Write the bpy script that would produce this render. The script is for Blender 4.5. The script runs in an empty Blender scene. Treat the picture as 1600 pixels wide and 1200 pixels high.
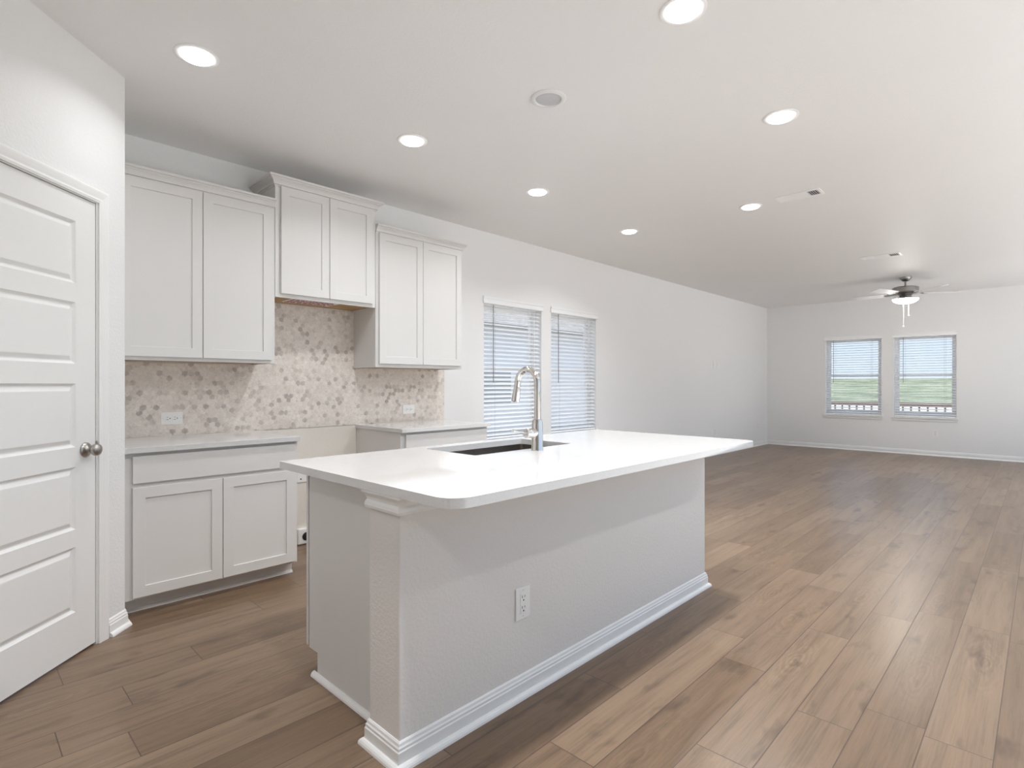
import bpy, bmesh, math, random
from mathutils import Vector, Matrix
SC = bpy.context.scene
COL = SC.collection
PI = math.pi
random.seed(7)

# ------------------------------------------------------------------ camera
H = 2.74            # ceiling height
W = 4.04            # long wall with the cabinets and two windows (plane Y = W)
XF = 11.6           # far wall (plane X = XF)
YR = -1.15          # right-hand wall, outside the frame
XB = -3.0           # wall behind the camera
FPX = 860.0
cam_d = bpy.data.cameras.new('camera')
cam_d.sensor_width = 36.0
cam_d.lens = FPX / 1600.0 * 36.0
cam_d.clip_start = 0.05
cam_d.clip_end = 600
cam = bpy.data.objects.new('camera', cam_d)
COL.objects.link(cam)
cam.location = (0, 0, 1.21)
cam.rotation_euler = (PI/2, 0, math.atan(832/860) - PI/2)
SC.camera = cam

# ------------------------------------------------------------------ world, sun, exposure
SC.view_settings.view_transform = 'Standard'
SC.view_settings.look = 'None'
SC.view_settings.exposure = 0.24
SC.view_settings.gamma = 1.0
SC.view_settings.use_curve_mapping = False
world = bpy.data.worlds.new('sky')
SC.world = world
world.use_nodes = True
wn, wl = world.node_tree.nodes, world.node_tree.links
wn.clear()
w_out = wn.new('ShaderNodeOutputWorld')
w_bg = wn.new('ShaderNodeBackground')
w_tc = wn.new('ShaderNodeTexCoord')
w_sep = wn.new('ShaderNodeSeparateXYZ')
w_ramp = wn.new('ShaderNodeValToRGB')
w_ramp.color_ramp.elements[0].position = 0.0
w_ramp.color_ramp.elements[0].color = (0.80, 0.90, 1.0, 1)
w_ramp.color_ramp.elements[1].position = 0.35
w_ramp.color_ramp.elements[1].color = (0.50, 0.71, 1.0, 1)
wl.new(w_tc.outputs['Generated'], w_sep.inputs[0])
wl.new(w_sep.outputs['Z'], w_ramp.inputs[0])
wl.new(w_ramp.outputs[0], w_bg.inputs[0])
w_bg.inputs[1].default_value = 0.95
wl.new(w_bg.outputs[0], w_out.inputs[0])

sun_d = bpy.data.lights.new('sun', 'SUN')
sun_d.energy = 10.5
sun_d.angle = 0.02
sun_d.color = (1.0, 0.975, 0.94)
sun = bpy.data.objects.new('sun', sun_d)
COL.objects.link(sun)
sun.rotation_euler = (0, math.radians(-35), 0)      # shines from behind the house towards +X, above
sun.location = (-6, 0, 12)
LAMP_W = 11.0       # watts of one recessed light
LAMP_SPREAD = 140   # beam of the recessed lights, degrees
FAN_LAMP = 75.0
SC.cycles.max_bounces = 14
SC.cycles.diffuse_bounces = 8
SC.cycles.glossy_bounces = 6
SC.cycles.transparent_max_bounces = 24
SC.cycles.sample_clamp_indirect = 6.0
SC.cycles.caustics_reflective = False
SC.cycles.caustics_refractive = False
SC.cycles.use_denoising = True

# ------------------------------------------------------------------ node helpers and materials
MATS = {}

class NT:
    def __init__(s, name):
        s.m = bpy.data.materials.new(name)
        s.m.use_nodes = True
        s.n, s.l = s.m.node_tree.nodes, s.m.node_tree.links
        s.n.clear()
        s.out = s.n.new('ShaderNodeOutputMaterial')
        MATS[name] = s.m
    def node(s, typ, **kw):
        nd = s.n.new('ShaderNode' + typ)
        for k, v in kw.items():
            setattr(nd, k, v)
        return nd
    def put(s, sock, v):
        if hasattr(v, 'is_output') or isinstance(v, bpy.types.NodeSocket):
            s.l.new(v, sock)
        elif v is not None:
            sock.default_value = v
    def math(s, op, a, b=None, c=None):
        nd = s.node('Math', operation=op)
        s.put(nd.inputs[0], a)
        if b is not None: s.put(nd.inputs[1], b)
        if c is not None: s.put(nd.inputs[2], c)
        return nd.outputs[0]
    def vmath(s, op, a, b=None):
        nd = s.node('VectorMath', operation=op)
        s.put(nd.inputs[0], a)
        if b is not None: s.put(nd.inputs[1], b)
        return nd.outputs['Value'] if op in ('LENGTH', 'DOT_PRODUCT', 'DISTANCE') else nd.outputs[0]
    def xyz(s, x=0.0, y=0.0, z=0.0):
        nd = s.node('CombineXYZ')
        for i, v in enumerate((x, y, z)): s.put(nd.inputs[i], v)
        return nd.outputs[0]
    def sep(s, v):
        nd = s.node('SeparateXYZ'); s.put(nd.inputs[0], v)
        return nd.outputs
    def mix(s, fac, a, b, mode='MIX'):
        nd = s.node('Mix', data_type='RGBA', blend_type=mode)
        s.put(nd.inputs[0], fac); s.put(nd.inputs[6], a); s.put(nd.inputs[7], b)
        return nd.outputs[2]
    def noise(s, vec, scale, detail=3.0, rough=0.5, dist=0.0):
        nd = s.node('TexNoise')
        s.put(nd.inputs['Vector'], vec)
        nd.inputs['Scale'].default_value = scale
        nd.inputs['Detail'].default_value = detail
        nd.inputs['Roughness'].default_value = rough
        nd.inputs['Distortion'].default_value = dist
        return nd.outputs[0]
    def ramp(s, fac, stops):
        nd = s.node('ValToRGB')
        s.put(nd.inputs[0], fac)
        cr = nd.color_ramp
        while len(cr.elements) < len(stops): cr.elements.new(0.5)
        for e, (p, c) in zip(cr.elements, stops):
            e.position = p
            e.color = tuple(c) + (1,) if len(c) == 3 else c
        return nd.outputs[0]
    def white(s, v, dim='3D'):
        nd = s.node('TexWhiteNoise', noise_dimensions=dim)
        s.put(nd.inputs['Vector' if dim != '1D' else 'W'], v)
        return nd.outputs[0], nd.outputs[1]
    def bump(s, height, strength=0.2, dist=0.01):
        nd = s.node('Bump')
        nd.inputs['Strength'].default_value = strength
        nd.inputs['Distance'].default_value = dist
        s.put(nd.inputs['Height'], height)
        return nd.outputs[0]
    def obj(s):
        return s.node('TexCoord').outputs['Object']
    def pos(s):
        return s.node('NewGeometry').outputs['Position']
    def bsdf(s, color, rough=0.5, metal=0.0, normal=None, spec=0.5, coat=0.0):
        b = s.node('BsdfPrincipled')
        s.put(b.inputs['Base Color'], color if not (isinstance(color, tuple) and len(color) == 3) else color + (1,))
        s.put(b.inputs['Roughness'], rough)
        b.inputs['Metallic'].default_value = metal
        b.inputs['Specular IOR Level'].default_value = spec
        b.inputs['Coat Weight'].default_value = coat
        if normal is not None: s.l.new(normal, b.inputs['Normal'])
        s.l.new(b.outputs[0], s.out.inputs[0])
        return b

def srgb(r, g, b):
    f = lambda c: (c/255/12.92) if c/255 <= 0.04045 else ((c/255 + 0.055)/1.055)**2.4
    return (f(r), f(g), f(b))

def plain(name, col, rough=0.5, metal=0.0, spec=0.5, noise_amt=0.03, scale=30, bump=0.0, bscale=200):
    t = NT(name)
    nz = t.noise(t.pos(), scale, 2.0)
    a = tuple(max(0, c*(1 - noise_amt)) for c in col) + (1,)
    b = tuple(min(1, c*(1 + noise_amt)) for c in col) + (1,)
    c = t.mix(nz, a, b)
    nrm = None
    if bump:
        nrm = t.bump(t.noise(t.pos(), bscale, 2.0), bump, 0.002)
    t.bsdf(c, rough, metal, nrm, spec)
    return t.m

def paint_wall(name, col, bump=0.35, scale=95):
    t = NT(name)
    p = t.pos()
    n1 = t.noise(p, scale, 3.0, 0.55)
    n2 = t.noise(p, 1.3, 2.0)
    h = t.ramp(n1, [(0.38, (0, 0, 0)), (0.62, (1, 1, 1))])
    c = t.mix(n2, tuple(x*0.985 for x in col) + (1,), tuple(min(1, x*1.015) for x in col) + (1,))
    t.bsdf(c, 0.55, 0, t.bump(h, bump, 0.0022), 0.3)
    return t.m

paint_wall('wall_paint', (0.82, 0.82, 0.82), 0.2)
paint_wall('pantry_paint', (0.77, 0.77, 0.765), 0.3, 80)
paint_wall('ceiling_paint', (0.86, 0.853, 0.845), 0.12, 70)
paint_wall('raw_drywall', (0.74, 0.70, 0.64), 0.25, 60)
plain('trim_white', (0.80, 0.80, 0.79), 0.35, spec=0.45, noise_amt=0.01)
plain('door_white', (0.78, 0.78, 0.77), 0.38, spec=0.4, noise_amt=0.01)
plain('cabinet_paint', (0.69, 0.68, 0.665), 0.38, spec=0.4, noise_amt=0.012, scale=6)
plain('cabinet_ply', (0.40, 0.38, 0.34), 0.6, noise_amt=0.05)  # even grey-brown plywood tone
plain('chrome', (0.78, 0.76, 0.73), 0.06, 1.0, noise_amt=0.01)
plain('satin_nickel', (0.42, 0.40, 0.37), 0.28, 1.0, noise_amt=0.03)
plain('brushed_nickel', (0.36, 0.35, 0.34), 0.35, 1.0, noise_amt=0.05)
plain('stainless', (0.33, 0.30, 0.27), 0.30, 1.0, noise_amt=0.08, scale=60)
plain('black_plastic', (0.012, 0.012, 0.012), 0.5)
plain('slot_dark', (0.05, 0.045, 0.04), 0.6)
plain('plate_white', (0.84, 0.84, 0.82), 0.3, noise_amt=0.01)
plain('blind_white', (0.88, 0.89, 0.90), 0.42, noise_amt=0.015)
plain('vinyl_white', (0.88, 0.885, 0.89), 0.4, noise_amt=0.01)
plain('wand_gray', (0.22, 0.20, 0.19), 0.4)
plain('cord_gray', (0.50, 0.50, 0.50), 0.7)
plain('fan_blade', (0.76, 0.77, 0.78), 0.4, noise_amt=0.03)
plain('vent_white', (0.93, 0.93, 0.93), 0.4, noise_amt=0.01)
plain('vent_dark', (0.10, 0.11, 0.13), 0.7)
plain('vent_gray', (0.42, 0.43, 0.44), 0.6)
plain('can_inner', (0.55, 0.56, 0.57), 0.35, noise_amt=0.02)
plain('fence_brown', (0.07, 0.035, 0.025), 0.7, noise_amt=0.2, scale=8)
plain('fence_dark', (0.08, 0.06, 0.055), 0.7, noise_amt=0.2, scale=8)
plain('house_siding', (0.84, 0.86, 0.90), 0.7, noise_amt=0.04, scale=3)
plain('house_roof', (0.20, 0.19, 0.19), 0.8, noise_amt=0.2, scale=6)
plain('house_glass', (0.40, 0.43, 0.46), 0.5)
plain('pale_dirt', (0.29, 0.265, 0.235), 0.9, noise_amt=0.15, scale=0.4)

def mat_grass():
    t = NT('grass')
    n = t.noise(t.pos(), 0.25, 5.0, 0.6)
    c = t.ramp(n, [(0.38, (0.075, 0.10, 0.055)), (0.5, (0.14, 0.165, 0.10)), (0.62, (0.20, 0.21, 0.15))])
    t.bsdf(c, 0.9, spec=0.1)
mat_grass()

def mat_wood_under():
    t = NT('raw_wood')
    p = t.vmath('MULTIPLY', t.pos(), (4.0, 60.0, 10.0))
    n = t.noise(p, 1.0, 4.0)
    c = t.ramp(n, [(0.3, (0.36, 0.22, 0.09)), (0.7, (0.55, 0.37, 0.17))])
    t.bsdf(c, 0.6)
mat_wood_under()

def mat_quartz():
    t = NT('quartz')
    p = t.pos()
    n = t.noise(p, 260, 2.0, 0.6)
    s = t.ramp(n, [(0.32, (0.57, 0.565, 0.555)), (0.44, (0.64, 0.638, 0.632)), (1.0, (0.64, 0.638, 0.632))])
    v = t.noise(p, 2.0, 6.0, 0.6, 1.2)
    f = t.ramp(v, [(0.47, (0, 0, 0)), (0.5, (0.18, 0.18, 0.18)), (0.53, (0, 0, 0))])
    c = t.mix(f, s, (0.60, 0.595, 0.585, 1))
    t.bsdf(c, 0.045, spec=0.5)
mat_quartz()

def mat_glass():
    t = NT('window_glass')
    tr = t.node('BsdfTransparent')
    tr.inputs[0].default_value = (0.97, 0.99, 1.0, 1)
    gl = t.node('BsdfGlossy')
    gl.inputs['Roughness'].default_value = 0.01
    mx = t.node('MixShader')
    mx.inputs[0].default_value = 0.05
    t.l.new(tr.outputs[0], mx.inputs[1]); t.l.new(gl.outputs[0], mx.inputs[2])
    t.l.new(mx.outputs[0], t.out.inputs[0])
mat_glass()

def mat_emit(name, col, strength):
    t = NT(name)
    e = t.node('Emission')
    e.inputs[0].default_value = col + (1,)
    e.inputs[1].default_value = strength
    t.l.new(e.outputs[0], t.out.inputs[0])
mat_emit('lamp_lens', (1.0, 0.98, 0.95), 6.0)
mat_emit('fan_lens', (1.0, 0.96, 0.90), FAN_LAMP)

def mat_tile():
    """marble mosaic: hexagonal chips, most of them cream, some grey-brown, with paler veins"""
    t = NT('mosaic_tile')
    wn_ = t.node('TexNoise'); t.put(wn_.inputs['Vector'], t.pos()); wn_.inputs['Scale'].default_value = 70.0; wn_.inputs['Detail'].default_value = 2.0
    wob = t.vmath('MULTIPLY', t.vmath('SUBTRACT', wn_.outputs[1], (0.5, 0.5, 0.5)), (0.022, 0.022, 0.022))
    x, y, z = t.sep(t.vmath('ADD', t.pos(), wob))[:3]
    s = 0.036
    u = t.math('DIVIDE', x, s)
    v = t.math('DIVIDE', z, s)
    r3 = math.sqrt(3)
    def cell(off):
        uu = t.math('ADD', u, 0.5*off); vv = t.math('ADD', v, r3/2*off)
        a = t.math('SUBTRACT', t.math('FLOORED_MODULO', uu, 1.0), 0.5)
        b = t.math('SUBTRACT', t.math('FLOORED_MODULO', vv, r3), r3/2)
        return a, b
    a1, b1 = cell(0); a2, b2 = cell(1)
    d1 = t.math('ADD', t.math('MULTIPLY', a1, a1), t.math('MULTIPLY', b1, b1))
    d2 = t.math('ADD', t.math('MULTIPLY', a2, a2), t.math('MULTIPLY', b2, b2))
    k = t.math('LESS_THAN', d1, d2)
    pick = lambda p, q: t.math('ADD', q, t.math('MULTIPLY', k, t.math('SUBTRACT', p, q)))
    a = pick(a1, a2); b = pick(b1, b2)
    cu = t.math('ROUND', t.math('MULTIPLY', t.math('SUBTRACT', u, a), 2.0))
    cv = t.math('ROUND', t.math('MULTIPLY', t.math('SUBTRACT', v, b), 2.0))
    idv = t.xyz(cu, cv, 0.0)
    r, rc = t.white(idv)
    aa = t.math('ABSOLUTE', a); bb = t.math('ABSOLUTE', b)
    hexd = t.math('MAXIMUM', aa, t.math('ADD', t.math('MULTIPLY', aa, 0.5), t.math('MULTIPLY', bb, r3/2)))
    edge = t.ramp(hexd, [(0.39, (0, 0, 0)), (0.475, (1, 1, 1))])
    big = t.noise(t.pos(), 5.0, 2.0)
    r2 = t.math('ADD', t.math('MULTIPLY', r, 0.8), t.math('MULTIPLY', big, 0.4))
    base = t.ramp(r2, [(0.0, (0.68, 0.62, 0.56)), (0.45, (0.79, 0.735, 0.68)), (0.80, (0.71, 0.65, 0.595)), (0.90, (0.62, 0.565, 0.515)), (1.0, (0.47, 0.42, 0.38))])
    vec2 = t.vmath('ADD', t.pos(), t.vmath('MULTIPLY', rc, (3.0, 3.0, 3.0)))
    vein = t.noise(vec2, 45, 4.0, 0.6, 0.8)
    veinc = t.ramp(vein, [(0.30, (0.74, 0.73, 0.72)), (0.48, (0.97, 0.97, 0.97)), (0.75, (1.10, 1.09, 1.08))])
    c = t.mix(0.85, base, veinc, 'MULTIPLY')
    c = t.mix(t.math('MULTIPLY', edge, 0.6), c, (0.71, 0.65, 0.59, 1))
    hh = t.math('SUBTRACT', 1.0, edge)
    t.bsdf(c, 0.38, spec=0.4, normal=t.bump(hh, 0.25, 0.001))
mat_tile()

def mat_floor():
    t = NT('plank_floor')
    x, y, z = t.sep(t.pos())[:3]
    PW, PL = 0.181, 1.22
    yy = t.math('DIVIDE', t.math('SUBTRACT', y, 0.118), PW)
    row = t.math('FLOOR', yy)
    ro, _ = t.white(row, '1D')
    xx = t.math('ADD', t.math('DIVIDE', x, PL), t.math('MULTIPLY', ro, 7.0))
    colm = t.math('FLOOR', xx)
    pid = t.xyz(row, colm, 0.0)
    r, rc = t.white(pid)
    fy = t.math('SUBTRACT', yy, row); fx = t.math('SUBTRACT', xx, colm)
    ey = t.math('MULTIPLY', t.math('MINIMUM', fy, t.math('SUBTRACT', 1.0, fy)), PW)
    ex = t.math('MULTIPLY', t.math('MINIMUM', fx, t.math('SUBTRACT', 1.0, fx)), PL)
    e = t.math('MINIMUM', ey, ex)
    seam = t.ramp(t.math('MULTIPLY', e, 100.0), [(0.09, (1, 1, 1)), (0.24, (0, 0, 0))])
    off = t.vmath('MULTIPLY', rc, (37.0, 11.0, 5.0))
    # long streaks
    g1 = t.noise(t.vmath('ADD', t.vmath('MULTIPLY', t.pos(), (1.6, 22.0, 1.0)), off), 1.0, 6.0, 0.6, 0.4)
    g2 = t.noise(t.vmath('ADD', t.vmath('MULTIPLY', t.pos(), (5.0, 150.0, 1.0)), off), 1.0, 3.0, 0.6)
    # cathedral figure: a few long ovals around one spot of each plank, fading outwards
    rx, ry, rz = t.sep(rc)[:3]
    cxp = t.math('MULTIPLY', t.math('SUBTRACT', fx, t.math('ADD', 0.2, t.math('MULTIPLY', rx, 0.6))), 1.6)
    cyp = t.math('MULTIPLY', t.math('SUBTRACT', fy, t.math('ADD', 0.3, t.math('MULTIPLY', ry, 0.4))), 1.0)
    wob = t.noise(t.vmath('ADD', t.vmath('MULTIPLY', t.pos(), (5.0, 14.0, 1.0)), off), 1.0, 3.0, 0.6)
    rad = t.vmath('LENGTH', t.xyz(cxp, cyp, 0.0))
    ph = t.math('ADD', t.math('MULTIPLY', rad, 62.0), t.math('MULTIPLY', wob, 26.0))
    ring = t.math('ADD', t.math('MULTIPLY', t.math('SINE', ph), 0.5), 0.5)
    fade = t.math('MULTIPLY', t.ramp(rad, [(0.10, (1, 1, 1)), (0.55, (0, 0, 0))]), t.math('GREATER_THAN', rz, 0.3))
    # knots / dark blotches
    kn = t.noise(t.vmath('ADD', t.vmath('MULTIPLY', t.pos(), (3.2, 9.0, 1.0)), off), 1.0, 3.0, 0.55)
    knot = t.ramp(kn, [(0.60, (0, 0, 0)), (0.72, (1, 1, 1))])
    base = t.ramp(r, [(0.0, srgb(112, 91, 72)), (0.35, srgb(119, 98, 78)), (0.7, srgb(125, 104, 84)), (1.0, srgb(133, 112, 91))])
    f = t.math('ADD', t.math('MULTIPLY', g1, 0.62), t.math('MULTIPLY', g2, 0.38))
    tone = t.ramp(f, [(0.30, (0.58, 0.56, 0.54)), (0.5, (1, 1, 1)), (0.70, (1.26, 1.25, 1.24))])
    c = t.mix(1.0, base, tone, 'MULTIPLY')
    wtone = t.ramp(ring, [(0.0, (0.90, 0.89, 0.88)), (0.6, (1, 1, 1)), (1.0, (1.14, 1.14, 1.13))])
    c = t.mix(t.math('MULTIPLY', fade, 0.8), c, wtone, 'MULTIPLY')
    c = t.mix(t.math('MULTIPLY', knot, 0.72), c, srgb(80, 63, 50) + (1,))
    c = t.mix(t.math('MULTIPLY', seam, 0.85), c, srgb(70, 56, 46) + (1,))
    rough = t.math('ADD', 0.27, t.math('MULTIPLY', g2, 0.10))
    hgt = t.math('SUBTRACT', t.math('MULTIPLY', g2, 0.25), seam)
    t.bsdf(c, rough, spec=0.5, normal=t.bump(hgt, 0.18, 0.0012))
mat_floor()

# ------------------------------------------------------------------ mesh helpers
class MB:
    def __init__(s):
        s.bm = bmesh.new()
    def box(s, x0, y0, z0, x1, y1, z1, bev=0.0, seg=2, mi=0):
        vs = [s.bm.verts.new((x, y, z)) for x in (x0, x1) for y in (y0, y1) for z in (z0, z1)]
        fs = []
        for q in ((0, 1, 3, 2), (4, 6, 7, 5), (0, 4, 5, 1), (2, 3, 7, 6), (0, 2, 6, 4), (1, 5, 7, 3)):
            f = s.bm.faces.new([vs[i] for i in q]); f.material_index = mi; fs.append(f)
        if bev:
            es = list({e for f in fs for e in f.edges})
            bmesh.ops.bevel(s.bm, geom=es, offset=bev, segments=seg, affect='EDGES', profile=0.6)
        return s
    def quad(s, pts, mi=0):
        f = s.bm.faces.new([s.bm.verts.new(p) for p in pts]); f.material_index = mi
        return f
    def prism(s, pts, axis, a, b, bev=0.0):
        """polygon pts (2D) extruded along axis 'x','y','z' from a to b"""
        def P(p, t):
            return {'x': (t, p[0], p[1]), 'y': (p[0], t, p[1]), 'z': (p[0], p[1], t)}[axis]
        A = [s.bm.verts.new(P(p, a)) for p in pts]
        B = [s.bm.verts.new(P(p, b)) for p in pts]
        fs = [s.bm.faces.new(A[::-1]), s.bm.faces.new(B)]
        n = len(pts)
        for i in range(n):
            fs.append(s.bm.faces.new((A[i], A[(i+1) % n], B[(i+1) % n], B[i])))
        if bev:
            es = list({e for f in fs for e in f.edges})
            bmesh.ops.bevel(s.bm, geom=es, offset=bev, segments=2, affect='EDGES', profile=0.6)
        return s
    def sweep(s, prof, path, plane='xy', closed=False, base=0.0):
        """mouldings: prof = [(out, up)], path = 2-D polyline, 'out' is to the right of travel, mitred.
        plane 'xy': up is Z.  plane 'xz': path in (x,z), up is +Y (towards the viewer of that face)."""
        n = len(path)
        rings = []
        for i, p in enumerate(path):
            p = Vector(p)
            d0 = (Vector(path[i]) - Vector(path[i-1])).normalized() if (i > 0 or closed) else None
            d1 = (Vector(path[(i+1) % n]) - p).normalized() if (i < n-1 or closed) else None
            if d0 is None: d0 = d1
            if d1 is None: d1 = d0
            n0 = Vector((d0.y, -d0.x)); n1 = Vector((d1.y, -d1.x))
            m = (n0 + n1)
            m = m / max(1e-6, m.dot(n0)) if m.length > 1e-6 else n0
            ring = []
            for (o, u) in prof:
                q = p + m*o
                ring.append(s.bm.verts.new((q.x, q.y, base + u) if plane == 'xy' else (q.x, base + u, q.y)))
            rings.append(ring)
        k = len(prof)
        segs = n if closed else n-1
        for i in range(segs):
            A, B = rings[i], rings[(i+1) % n]
            for j in range(k):
                s.bm.faces.new((A[j], A[(j+1) % k], B[(j+1) % k], B[j]))
        if not closed:
            s.bm.faces.new(rings[0][::-1]); s.bm.faces.new(rings[-1])
        return s
    def lathe(s, prof, center=(0, 0, 0), n=32, axis='z', cap=True):
        """prof = [(radius, height)]"""
        rings = []
        cx, cy, cz = center
        for (r, h) in prof:
            ring = []
            for i in range(n):
                a = 2*PI*i/n
                u, v = r*math.cos(a), r*math.sin(a)
                p = {'z': (cx+u, cy+v, cz+h), 'x': (cx+h, cy+u, cz+v), 'y': (cx+u, cy+h, cz+v)}[axis]
                ring.append(s.bm.verts.new(p))
            rings.append(ring)
        for A, B in zip(rings[:-1], rings[1:]):
            for i in range(n):
                s.bm.faces.new((A[i], A[(i+1) % n], B[(i+1) % n], B[i]))
        if cap:
            if prof[0][0] > 1e-5: s.bm.faces.new(rings[0][::-1])
            if prof[-1][0] > 1e-5: s.bm.faces.new(rings[-1])
        return s
    def tube(s, pts, rad, n=16):
        pts = [Vector(p) for p in pts]
        rads = rad if isinstance(rad, (list, tuple)) else [rad]*len(pts)
        t0 = (pts[1]-pts[0]).normalized()
        up = Vector((0, 0, 1)) if abs(t0.z) < 0.9 else Vector((1, 0, 0))
        u = t0.cross(up).normalized()
        rings = []
        for i, p in enumerate(pts):
            if i == 0: t = t0
            elif i == len(pts)-1: t = (pts[-1]-pts[-2]).normalized()
            else: t = ((pts[i]-pts[i-1]).normalized() + (pts[i+1]-pts[i]).normalized()).normalized()
            u = (u - t*u.dot(t)).normalized()
            v = t.cross(u)
            rings.append([s.bm.verts.new(p + (u*math.cos(2*PI*k/n) + v*math.sin(2*PI*k/n))*rads[i]) for k in range(n)])
        for A, B in zip(rings[:-1], rings[1:]):
            for k in range(n):
                s.bm.faces.new((A[k], A[(k+1) % n], B[(k+1) % n], B[k]))
        s.bm.faces.new(rings[0][::-1]); s.bm.faces.new(rings[-1])
        return s
    def build(s, name, mat, parent=None, loc=None, rotz=0.0, smooth=False, angle=40):
        bmesh.ops.remove_doubles(s.bm, verts=s.bm.verts, dist=1e-6)
        bmesh.ops.recalc_face_normals(s.bm, faces=s.bm.faces)
        me = bpy.data.meshes.new(name)
        s.bm.to_mesh(me); s.bm.free()
        mats = mat if isinstance(mat, (list, tuple)) else [mat]
        for m in mats: me.materials.append(MATS[m])
        if smooth:
            me.polygons.foreach_set('use_smooth', [True]*len(me.polygons))
            me.set_sharp_from_angle(angle=math.radians(angle))
        o = bpy.data.objects.new(name, me)
        COL.objects.link(o)
        if loc: o.location = loc
        o.rotation_euler = (0, 0, rotz)
        if parent: o.parent = parent
        return o

def tag(o, label, cat=None, kind=None, group=None):
    o['label'] = label
    if cat: o['category'] = cat
    if kind: o['kind'] = kind
    if group: o['group'] = group
    return o

def thing(name, label, cat, loc=(0, 0, 0), rotz=0.0, group=None, kind=None):
    o = bpy.data.objects.new(name, None)
    o.empty_display_size = 0.1
    COL.objects.link(o)
    o.location = loc; o.rotation_euler = (0, 0, rotz)
    return tag(o, label, cat, kind, group)

def copy_tree(o, parent=None):
    c = o.copy(); COL.objects.link(c); c.parent = parent
    for ch in list(o.children): copy_tree(ch, c)
    return c

def rrect(x0, y0, x1, y1, rads, n=8):
    """rounded rectangle, rads for corners (x0,y0),(x1,y0),(x1,y1),(x0,y1), counter-clockwise"""
    out = []
    cs = ((x0, y0, 1, 1, PI), (x1, y0, -1, 1, 1.5*PI), (x1, y1, -1, -1, 0), (x0, y1, 1, -1, 0.5*PI))
    for (cx, cy, sx, sy, a0), r in zip(cs, rads):
        for i in range(n+1):
            a = a0 + PI/2*i/n
            out.append((cx + sx*r + r*math.cos(a), cy + sy*r + r*math.sin(a)))
    return out

BASE_PROF = [(0, 0), (0.013, 0), (0.013, 0.054), (0.0105, 0.058), (0.0105, 0.066), (0.0075, 0.071), (0.006, 0.079), (0.002, 0.084), (0, 0.084)]
SHOE_PROF = [(0.0135, 0)] + [(0.0135 + 0.016*math.cos(a), 0.02*math.sin(a)) for a in (0, PI/8, PI/4, 3*PI/8, PI/2)]

# ------------------------------------------------------------------ the setting
K = Vector((0.632, 3.306))                        # pantry wall corner
def S(s, d=0.0):                                  # along the 45-degree pantry wall, d out into the kitchen
    return (K.x - s*0.70711 + d*0.70711, K.y - s*0.70711 - d*0.70711)

fl = MB(); fl.box(XB-0.3, YR-0.3, -0.12, XF+0.16, W+0.16, 0.0)
tag(fl.build('floor', 'plank_floor'), 'grey-brown wood plank floor running down the whole open room', 'floor', 'structure')
ce = MB(); ce.box(XB-0.3, YR-0.3, H, XF+0.16, W+0.16, H+0.15)
tag(ce.build('ceiling', 'ceiling_paint'), 'flat off-white textured ceiling with recessed lights', 'ceiling', 'structure')

WIN_Z0, WIN_Z1 = 0.645, 2.065
LW = [(3.77, 4.648), (4.815, 5.69)]               # left wall openings in X
FW = [(2.085, 2.975), (1.042, 1.90)]              # far wall openings in Y

def wall_with_holes(a0, a1, holes, put):
    cuts = sorted(holes)
    x = a0
    for h0, h1 in cuts:
        put(x, 0.0, h0, H)
        put(h0, 0.0, h1, WIN_Z0 - 0.026)
        put(h0, WIN_Z1, h1, H)
        x = h1
    put(x, 0.0, a1, H)

m = MB()
wall_with_holes(K.x, XF + 0.15, LW, lambda a, z0, b, z1: m.box(a, W, z0, b, W + 0.15, z1))
tag(m.build('wall_left', 'wall_paint'), 'long off-white wall behind the cabinets with two blind-covered windows', 'wall', 'structure')
m = MB()
wall_with_holes(YR, W, FW, lambda a, z0, b, z1: m.box(XF, a, z0, XF + 0.15, b, z1))
tag(m.build('wall_far', 'wall_paint'), 'far end wall with a pair of windows', 'wall', 'structure')
# right-hand wall (outside the frame) with a wide unglazed opening added to let daylight in
m = MB()
OPX0, OPX1 = 1.0, 11.3
m.box(XB, YR - 0.15, 0, OPX0, YR, H); m.box(OPX1, YR - 0.15, 0, XF + 0.15, YR, H); m.box(OPX0, YR - 0.15, 2.60, OPX1, YR, H)
tag(m.build('wall_right', 'wall_paint'), 'off-white side wall opposite the cabinets with a wide opening added to admit daylight', 'wall', 'structure')
m = MB(); m.box(XB - 0.15, YR - 0.15, 0, XB, W, H)
tag(m.build('wall_back', 'wall_paint'), 'plain off-white wall behind the camera', 'wall', 'structure')

# pantry wall at 45 degrees, with its short return to the long wall and the door opening
m = MB()
m.prism([tuple(K), S(0.176), S(0.176, -0.12), (K.x - 0.12, K.y + 0.05), (K.x - 0.12, W + 0.15), (K.x, W + 0.15)], 'z', 0, H)
m.prism([S(0.176), S(0.978), S(0.978, -0.12), S(0.176, -0.12)], 'z', 2.066, H)
m.prism([S(0.978), S(2.62), S(2.62, -0.12), S(0.978, -0.12)], 'z', 0, H)
m.prism([S(2.62), (XB, S(2.62)[1]), (XB, S(2.62)[1] + 0.12), S(2.62, -0.12)], 'z', 0, H)
tag(m.build('wall_pantry', 'pantry_paint'), 'angled off-white pantry wall holding the white panel door', 'wall', 'structure')
m = MB()
m.box(XB, S(2.62)[1] + 0.12, -0.001, XB + 0.02, W, H)
m.prism([S(0.1, -0.9), S(1.2, -0.9), S(1.2, -0.95), S(0.1, -0.95)], 'z', 0.001, H - 0.001)
tag(m.build('wall_closet', 'wall_paint'), 'inner wall of the pantry behind the door', 'wall', 'structure')

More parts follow.
